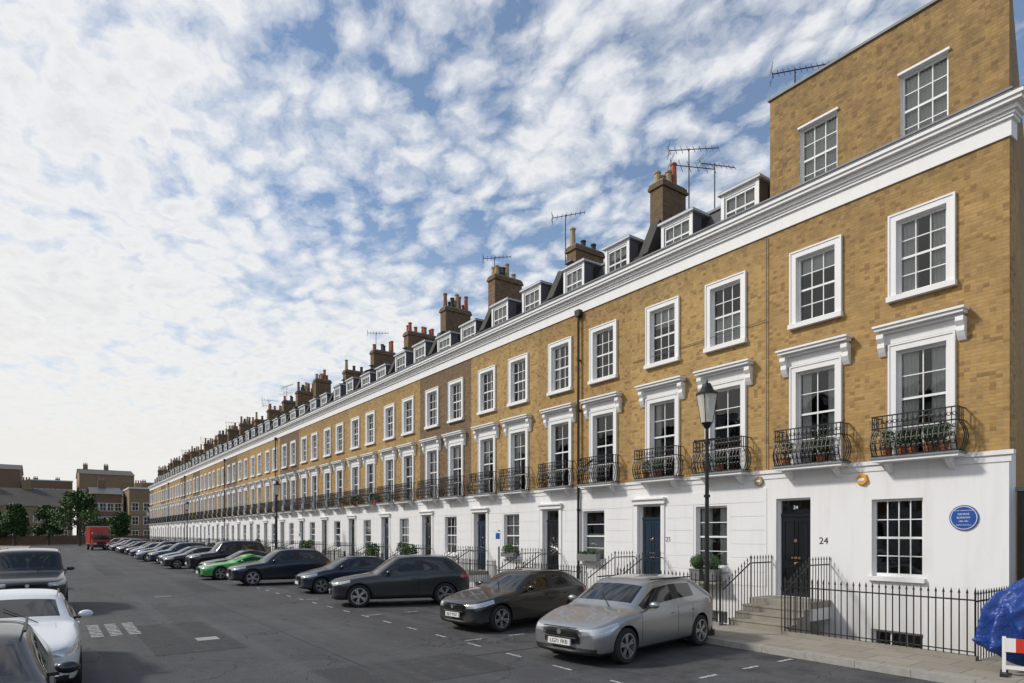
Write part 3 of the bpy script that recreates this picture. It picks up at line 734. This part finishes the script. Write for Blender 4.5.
    for sy in(-1,1):
        X=Ln/2-(xc+.52); b.sphere((X,sy*(hw+.09),hood+.07),(.07,.11,.065),PM,12,8); b.box(X-.03,X+.03,sy*(hw-.09),sy*(hw+.02),hood-.0,hood+.035,BLK)
        for xh in (xb-.16,min(xq,xe)-.18): b.box(Ln/2-xh-.09,Ln/2-xh+.09,sy*(hw-.01),sy*(hw+.022),hood-.16,hood-.135,PM)
        b.cyl((Ln/2-xr-.1,sy*(wt+.0),H-.045),(Ln/2-xe+.15,sy*(wt-.01),H-.055),.014,.014,6,ALLOY if t=='suv' else BLK)
    b.box(Ln/2-.03,Ln/2+.012,-.26,.26,zb+.20,zb+.31,PLW); b.box(-Ln/2-.012,-Ln/2+.04,-.26,.26,zb+.42,zb+.53,PLY)
    b.cyl((Ln/2-.02,0,nose-.12),(Ln/2+.008,0,nose-.12),.05,.05,14,ALLOY)
    for k in range(5): b.box(Ln/2-.04,Ln/2+.002,-hw*.42,hw*.42,zb+.335+k*.045,zb+.345+k*.045,ALLOY if k==0 else BLK)
    b.cyl((Ln/2-xc+.02,.35,hood+.03),(Ln/2-xc-.35,-.1,hood+.24),.008,.008,4,BLK)
    tm=b.mesh('trim',True)
    CACHE[t]=(res,tm,wheel_mesh(p['r']),PM,(xb,)); return CACHE[t]
def car(t,c,loc,ang,metal=.5,name='parked_car',plate=None):
    res,tm,wm,PM,(xb,)=car_body(t); p=TYPES[t]; Ln=p['L']
    pm=paint('car_paint',c,metal,[Ln/2-(p['fo']+.47),Ln/2-xb,Ln/2-(p['fo']+p['wb']-.36)],p['hood']-.03)
    e=empty(name,(loc[0],loc[1],0),ang)
    for n,me in(('body',res),('trim',tm)):
        m2=me.copy()
        for i,m in enumerate(m2.materials):
            if m==PM: m2.materials[i]=pm
        obj(n,m2,e)
    for i,xw in enumerate((p['fo'],p['fo']+p['wb'])):
        for sy in(-1,1):
            o=obj('wheel',wm,e,(Ln/2-xw,sy*(p['W']/2-.115),p['r'])); o.rotation_euler=(0,R.uniform(0,1),0 if sy<0 else math.pi)
    if plate:
        text('front_plate_text',plate,.10,BLK,e,(Ln/2+.0135,0,p['zb']+.255),(math.pi/2,0,math.pi/2))
    return e
D=math.radians
def head(deg): return D(-90+deg)
car('cross',(.36,.37,.385),(-4.80,-5.85),head(9),.7,plate='LG71 FKB')
car('hatch',(.008,.009,.011),(-9.2,-5.5),head(7),.0,plate='EJ17 PGX')
car('suv',(.028,.033,.036),(-15.4,-5.85),head(-20),.2)
car('small',(.012,.024,.05),(-21.0,-5.6),head(-6),.2)
car('suv',(.010,.016,.032),(-26.7,-6.6),head(-4),.2)
car('sports',(.06,.42,.06),(-31.6,-7.2),head(0),.1)
car('sedan',(.02,.022,.025),(-34.8,-6.4),head(0),.2)
car('offroad',(.014,.014,.016),(-39,-6.4),head(0),.2)
car('hatch',(.015,.017,.02),(-44,-7.3),head(0),.2)
car('hatch',(.05,.07,.10),(-48.5,-7.0),head(0),.3)
car('suv',(.03,.05,.10),(-52.5,-7.0),head(0),.3)
cols=[(.2,.21,.22),(.02,.02,.025),(.03,.06,.12),(.4,.4,.4),(.08,.02,.02),(.03,.03,.035)]
for i in range(13): car(R.choice(['hatch','suv','small','sedan']),cols[i%6],(-57.5-4.3*i,-7.0+R.uniform(-.4,.4)),head(R.uniform(-4,4)),.3)
car('sedan',(.76,.77,.78),(-9.1,-16.08),0,.0)
car('hatch',(.02,.024,.03),(-3.85,-16.42),0,.3)
car('offroad',(.02,.023,.028),(-20.5,-16.08),0,.2)
for i in range(4): car(['suv','hatch','sedan','small'][i],cols[(i*2+1)%6],(-29.5-6*i,-17.1),0,.3)
# ------------------------------------------------------------------ red box lorry
b=MB([]); RED=simple('lorry_red',(.42,.03,.025),.35,0,.1,coat=.4)
b.box(-3.2,1.4,-1.15,1.15,.85,3.3,RED); b.box(-3.22,1.42,-1.17,1.17,.82,.9,ALLOY); b.box(-3.22,1.42,-1.17,1.17,3.25,3.34,ALLOY)
b.prism_x([(-1.05,.45),(1.05,.45),(1.05,2.35),(.95,2.5),(-.95,2.5),(-1.05,2.35)],1.55,3.1,RED)
b.box(3.09,3.13,-.95,.95,1.5,2.25,CG); b.box(2.1,2.9,-1.07,1.07,1.5,2.2,CG); b.box(3.09,3.16,-1.05,1.05,.45,.75,BLK); b.box(3.1,3.15,-.95,-.6,.85,1.05,LAMP); b.box(3.1,3.15,.6,.95,.85,1.05,LAMP); b.box(3.1,3.14,-.5,.5,.8,1.2,BLK)
b.box(-3.2,3.0,-.9,.9,.4,.82,BLK)
for x in(-2.1,2.2):
    for y in(-1.12,.88): b.cyl((x,y,.43),(x,y+.24,.43),.43,.43,18,TYRE); b.cyl((x,y-.01,.43),(x,y+.25,.43),.22,.22,12,ALLOY)
o=obj('red_box_lorry',b.mesh('lorry'),None,(-104,-9.8,0)); o.rotation_euler=(0,0,D(4))
# ------------------------------------------------------------------ street lamps
LGL=bpy.data.materials.new('lantern_glass'); LGL.use_nodes=True; nt=LGL.node_tree; bb=nt.nodes['Principled BSDF']; bb.inputs['Base Color'].default_value=(.75,.74,.66,1); bb.inputs['Roughness'].default_value=.2; bb.inputs['Alpha'].default_value=.7
def lamp(x,y=-3.6):
    b=MB([]); z=.12
    b.cyl((0,0,z),(0,0,z+.12),.17,.17,10,IRON); b.cyl((0,0,z+.12),(0,0,z+.75),.12,.10,10,IRON); b.cyl((0,0,z+.75),(0,0,z+.85),.13,.09,10,IRON)
    b.cyl((0,0,z+.85),(0,0,4.75),.055,.038,10,IRON)
    for zz in(1.7,3.2,4.4): b.cyl((0,0,zz),(0,0,zz+.06),.07,.07,10,IRON)
    b.cyl((-.32,0,4.5),(.32,0,4.5),.016,.016,6,IRON); b.sphere((-.33,0,4.5),(.03,.03,.03),IRON,8,5); b.sphere((.33,0,4.5),(.03,.03,.03),IRON,8,5)
    b.cyl((0,0,4.75),(0,0,4.88),.05,.13,10,IRON)
    b.cyl((0,0,4.88),(0,0,5.5),.125,.225,14,LGL,False)
    for k in range(4):
        t=2*math.pi*k/4+.4; b.cyl((.128*math.cos(t),.128*math.sin(t),4.88),(.228*math.cos(t),.228*math.sin(t),5.5),.009,.009,4,IRON)
    b.cyl((0,0,5.5),(0,0,5.54),.245,.245,14,IRON); b.cyl((0,0,5.54),(0,0,5.66),.21,.12,14,IRON); b.cyl((0,0,5.66),(0,0,5.76),.13,.08,12,IRON); b.cyl((0,0,5.76),(0,0,5.88),.03,.005,8,IRON)
    b.sphere((0,0,5.1),(.05,.05,.12),WHITE,8,6)
    obj('street_lamp',b.mesh('lamp',True),None,(x,y,0))
lamp(-4.55); lamp(-38); lamp(-71); lamp(-104)
for x in(-12.9,-33.5,-60):
    b=MB([]); b.cyl((0,0,.12),(0,0,2.5),.03,.03,8,LEADW2); b.box(-.16,.16,-.045,-.03,1.95,2.45,WHITE); b.box(-.12,.12,-.048,-.046,2.2,2.4,BLUEP); obj('parking_sign',b.mesh('sign'),None,(x,-3.5,0))
# ------------------------------------------------------------------ right-hand corner
BT=bpy.data.materials.new('blue_tarp'); BT.use_nodes=True; nt=BT.node_tree; bb=nt.nodes['Principled BSDF']; bb.inputs['Base Color'].default_value=(.015,.055,.26,1); bb.inputs['Roughness'].default_value=.4
bump(nt,noise(nt,pos(nt),4,4,.6),bb,.7,.08)
bm=bmesh.new(); bmesh.ops.create_icosphere(bm,subdivisions=6,radius=1)
from mathutils import noise as mn
for v in bm.verts:
    p=v.co.copy()
    ang=math.atan2(p.y,p.x)
    hz=1-max(0,p.z)
    f=1+.10*hz*math.sin(ang*11+3*mn.noise(p*1.5))+.16*mn.noise(p*2.3)
    rid=abs(mn.noise(p*3.2+Vector((4,1,2))))
    x=p.x*1.0*f; y=p.y*.42*f
    top=1.46+.16*math.cos(2.2*p.x+.6)+.06*mn.noise(p*4)-.10*rid
    if p.z>=0: z=.5+(top-.5)*p.z**.7
    else: z=.5+p.z*.4+.05*math.sin(ang*7)
    x*=1-.10*rid; y*=1-.18*rid
    v.co=Vector((x,y,z+.12))
me=bpy.data.meshes.new('tarp'); bm.to_mesh(me); bm.free(); me.materials.append(BT)
for pl in me.polygons: pl.use_smooth=True
o=obj('covered_motorcycle',me,None,(1.2,-2.3,0)); o.rotation_euler=(0,0,D(48))
RW=simple('barrier_red',(.6,.04,.02),.4,0,.1)
b=MB([])
for x in(-.45,.45): b.box(x-.025,x+.025,-.02,.02,0,.62,WHITE); b.box(x-.05,x+.05,-.22,.22,0,.05,BLK)
for k in range(6): b.box(-.45+k*.15,-.45+(k+1)*.15,-.036,-.021,.38,.6,RW if k%2 else WHITE)
b.box(-.425,.425,-.018,.018,.1,.16,WHITE)
obj('road_works_barrier',b.mesh('barrier'),None,(1.28,-3.05,.12),(0,0,D(15)))
b=MB([]); b.box(.02,3.5,.36,.5,.12,3.25,DARKR); b.box(.0,3.5,.32,.54,3.25,3.33,LEAD)
for k in range(13): b.box(.1+k*.25,.31+k*.25,.335,.358,.2,3.15,DARKR)
obj('timber_gate',b.mesh('gate'))
b=MB([]); b.box(.35,1.0,-.6,.1,.12,1.35,LEADW2); b.box(.32,1.03,-.63,.13,1.35,1.4,LEADW2); obj('utility_cabinet',b.mesh('cab'))
# ------------------------------------------------------------------ far end buildings
def block(name,x0,x1,y0,y1,h,mat,rows,colsn,roof=0,fh=3.2,roofmat=SLATE):
    e=empty(name,(0,0,0)); b=MB([]); b.box(x0,x1,y0,y1,0,h,mat); obj('walls',b.mesh('walls'),e)
    if roof>0:
        b=MB([]); ym=(x0+x1)/2
        b.face([(x1+.3,y0-.3,h),(x1+.3,y1+.3,h),(ym,y1+.3,h+roof),(ym,y0-.3,h+roof)],roofmat); b.face([(x0-.3,y0-.3,h),(ym,y0-.3,h+roof),(ym,y1+.3,h+roof),(x0-.3,y1+.3,h)],roofmat)
        b.face([(x1,y0,h),(ym,y0,h+roof),(x0,y0,h)],mat); b.face([(x1,y1,h),(x0,y1,h),(ym,y1,h+roof)],mat); obj('roof',b.mesh('roof'),e)
    else:
        b=MB([]); b.box(x0-.15,x1+.15,y0-.15,y1+.15,h,h+.35,LEADW); obj('parapet',b.mesh('parapet'),e)
    b=MB([])
    for r in range(rows):
        for c in range(colsn):
            y=y0+(y1-y0)*(c+.5)/colsn; z=1.2+fh*r
            if z+1.8>h: continue
            b.box(x1-.02,x1+.05,y-.7,y+.7,z-.1,z+1.8,TRIM); b.box(x1+.052,x1+.06,y-.58,y-.04,z,z+1.7,CG); b.box(x1+.052,x1+.06,y+.04,y+.58,z,z+1.7,CG)
            b.box(x1+.061,x1+.07,y-.58,y+.58,z+.82,z+.88,TRIM)
    for r in range(1,rows): b.box(x1-.02,x1+.08,y0,y1,fh*r+.35,fh*r+.5,STONE)
    obj('windows_and_bands',b.mesh('windows'),e)
    b=MB([])
    for k in range(max(1,int((y1-y0)/7))):
        y=y0+2.5+k*7; xm=(x0+x1)/2; b.box(xm-.5,xm+.5,y-.8,y+.8,h,h+roof+1.8,mat)
        for q in(-.5,0,.5): b.cyl((xm,y+q,h+roof+1.8),(xm,y+q,h+roof+2.5),.16,.13,8,TERRA)
    obj('chimneys',b.mesh('chimneys'),e)
TAN=brick_mat('tan_brick',(.38,.25,.13),(.28,.175,.09),(.26,.22,.17),.35,False,False)
ROOFB=simple('brown_roof_tile',(.07,.062,.055),.8,0,.3,1)
block('school_building',-182,-168,-50,-11.5,8.2,TAN,2,16,4.2,fh=3.6,roofmat=ROOFB)
block('apartment_block',-190,-172,-7.5,-1.5,11.5,BRICK2,3,4,2.0)
block('apartment_block',-180,-166,-.5,16,12.6,TAN,4,7,0)
for i,(y0,y1,h,m) in enumerate(((-60,-38,23,BRICK2),(-36,-24,26,BRICK2),(-22,-8,22,BRICK2),(-6,12,25,TAN),(14,34,22,TAN),(-84,-62,24,TAN))): block('apartment_block',-330+i*4,-300+i*4,y0,y1,h,m,6,8,3 if i%2 else 0,roofmat=ROOFB)
b=MB([]); b.box(-160,-159.6,-60,12,0,1.8,BRICK2); obj('garden_wall',b.mesh('gw'))
def tree(x,y,h,r,seed,mats=(LEAF,LEAFD)):
    rnd=random.Random(seed); b=MB([]); b.cyl((x,y,0),(x+.1,y,h*.4),.28,.2,8,BARK)
    for k in range(8):
        a=rnd.uniform(0,6.28); e=(x+math.cos(a)*r*.6,y+math.sin(a)*r*.6,h*rnd.uniform(.55,.85)); b.cyl((x+.1,y,h*rnd.uniform(.3,.4)),e,.1,.03,5,BARK)
    for k in range(34):
        a=rnd.uniform(0,6.28); t=rnd.uniform(0,1); q=r*rnd.uniform(.1,.85)*math.sin(math.pi*(.25+.65*t)); z=h*(.3+.62*t)
        b.leaves((x+math.cos(a)*q,y+math.sin(a)*q,z),(r*.34,r*.34,h*.10),110,.26,[mats[k%2]]*3+[mats[0]],rnd)
    obj('deciduous_tree',b.mesh('tree'))
tree(-140,-10.8,10.4,5.2,1); tree(-156,-15.5,8,3,2); tree(-150,-20.8,8,3,3); tree(-157,-3,7,2.6,4); tree(-158,-24,7,2.6,5)
block('brick_house',-4,10,24,34,10,BRICK,3,3,2)
# ------------------------------------------------------------------ light, world
el=D(38); S=Vector((-.58,-.81,0)).normalized()*math.cos(el)+Vector((0,0,math.sin(el)))
sd=bpy.data.lights.new('sun','SUN'); sd.energy=2.7; sd.angle=D(6); sd.color=(1,.95,.87)
so=bpy.data.objects.new('sun',sd); col.objects.link(so); so.rotation_euler=(-S).to_track_quat('-Z','Y').to_euler()
w=bpy.data.worlds.new('World'); sc.world=w; w.use_nodes=True; nt=w.node_tree; bg=nt.nodes['Background']
sky=nt.nodes.new('ShaderNodeTexSky'); sky.sky_type='NISHITA'; sky.sun_disc=False; sky.sun_elevation=el; sky.sun_rotation=math.atan2(S.x,S.y); sky.air_density=1.0; sky.dust_density=.6
tc=nt.nodes.new('ShaderNodeTexCoord'); s=nt.nodes.new('ShaderNodeSeparateXYZ'); L(nt,tc.outputs['Generated'],s.inputs[0])
zz=M(nt,'ADD',M(nt,'MAXIMUM',s.outputs[2],0.0),.14)
cb=nt.nodes.new('ShaderNodeCombineXYZ'); L(nt,M(nt,'DIVIDE',s.outputs[0],zz),cb.inputs[0]); L(nt,M(nt,'DIVIDE',s.outputs[1],zz),cb.inputs[1])
mp=nt.nodes.new('ShaderNodeMapping'); mp.inputs['Rotation'].default_value=(0,0,D(50)); mp.inputs['Scale'].default_value=(1,1.25,1); mp.inputs['Location'].default_value=(.35,.2,0); L(nt,cb.outputs[0],mp.inputs[0])
v=mp.outputs[0]
nn=nt.nodes.new('ShaderNodeTexNoise'); nn.inputs['Scale'].default_value=3; nn.inputs['Detail'].default_value=5; nn.inputs['Roughness'].default_value=.62; L(nt,v,nn.inputs['Vector'])
sc2=nt.nodes.new('ShaderNodeVectorMath'); sc2.operation='SCALE'; sc2.inputs['Scale'].default_value=.26; L(nt,nn.outputs['Color'],sc2.inputs[0])
dist=nt.nodes.new('ShaderNodeVectorMath'); dist.operation='ADD'; L(nt,v,dist.inputs[0]); L(nt,sc2.outputs[0],dist.inputs[1])
vo=nt.nodes.new('ShaderNodeTexVoronoi'); vo.feature='SMOOTH_F1'; vo.inputs['Scale'].default_value=12.0; vo.inputs['Smoothness'].default_value=.4; L(nt,dist.outputs[0],vo.inputs['Vector'])
cell=M(nt,'SUBTRACT',1,vo.outputs['Distance'])
big=noise(nt,v,1.1,5,.6)
fine=noise(nt,dist.outputs[0],20,5,.65)
leftd=M(nt,'ADD',M(nt,'MULTIPLY',s.outputs[0],-.62),M(nt,'MULTIPLY',s.outputs[1],-.78))
den=M(nt,'ADD',M(nt,'MULTIPLY',big,1.35),M(nt,'MULTIPLY',fine,.36))
den=M(nt,'ADD',den,M(nt,'MULTIPLY',cell,.42))
den=M(nt,'ADD',den,M(nt,'MULTIPLY',M(nt,'MAXIMUM',leftd,-.35),.34))
den=M(nt,'ADD',den,M(nt,'MULTIPLY',M(nt,'SUBTRACT',.5,s.outputs[2]),.16))
mask=mr(nt,den,.93,1.24,.12,.97)
tk=M(nt,'MULTIPLY',mr(nt,den,1.16,1.5),mr(nt,fine,.3,.62,.35,1))
thick=mixc(nt,tk,(9.0,9.1,9.25),(6.7,6.9,7.3))
ccol=mixc(nt,M(nt,'MULTIPLY',M(nt,'ADD',leftd,.1,clamp=True),.4),thick,(9.3,9.15,8.9))
skyb=mixc(nt,1.0,sky.outputs[0],(.78,1.12,1.35),'MULTIPLY')
c=mixc(nt,mask,skyb,ccol)
hz=M(nt,'MULTIPLY',mr(nt,s.outputs[2],.0,.45,.9,0),mr(nt,leftd,-.2,.5,.15,1))
c=mixc(nt,hz,c,(8.9,8.75,8.4))
c=mixc(nt,mr(nt,s.outputs[2],.0,.2,.75,0),c,(8.5,8.3,7.9))
L(nt,c,bg.inputs[0]); bg.inputs[1].default_value=.1
# ------------------------------------------------------------------ camera
cd=bpy.data.cameras.new('Camera'); cd.sensor_width=36; cd.lens=22.5; cd.shift_y=.187; cd.clip_end=3000; cd.clip_start=.1
co=bpy.data.objects.new('Camera',cd); col.objects.link(co); co.location=(4.53,-15.6,2.4); co.rotation_euler=(math.pi/2,0,math.atan2(.8097,.587)); sc.camera=co
sc.view_settings.view_transform='Standard'; sc.view_settings.look='None'; sc.view_settings.exposure=0
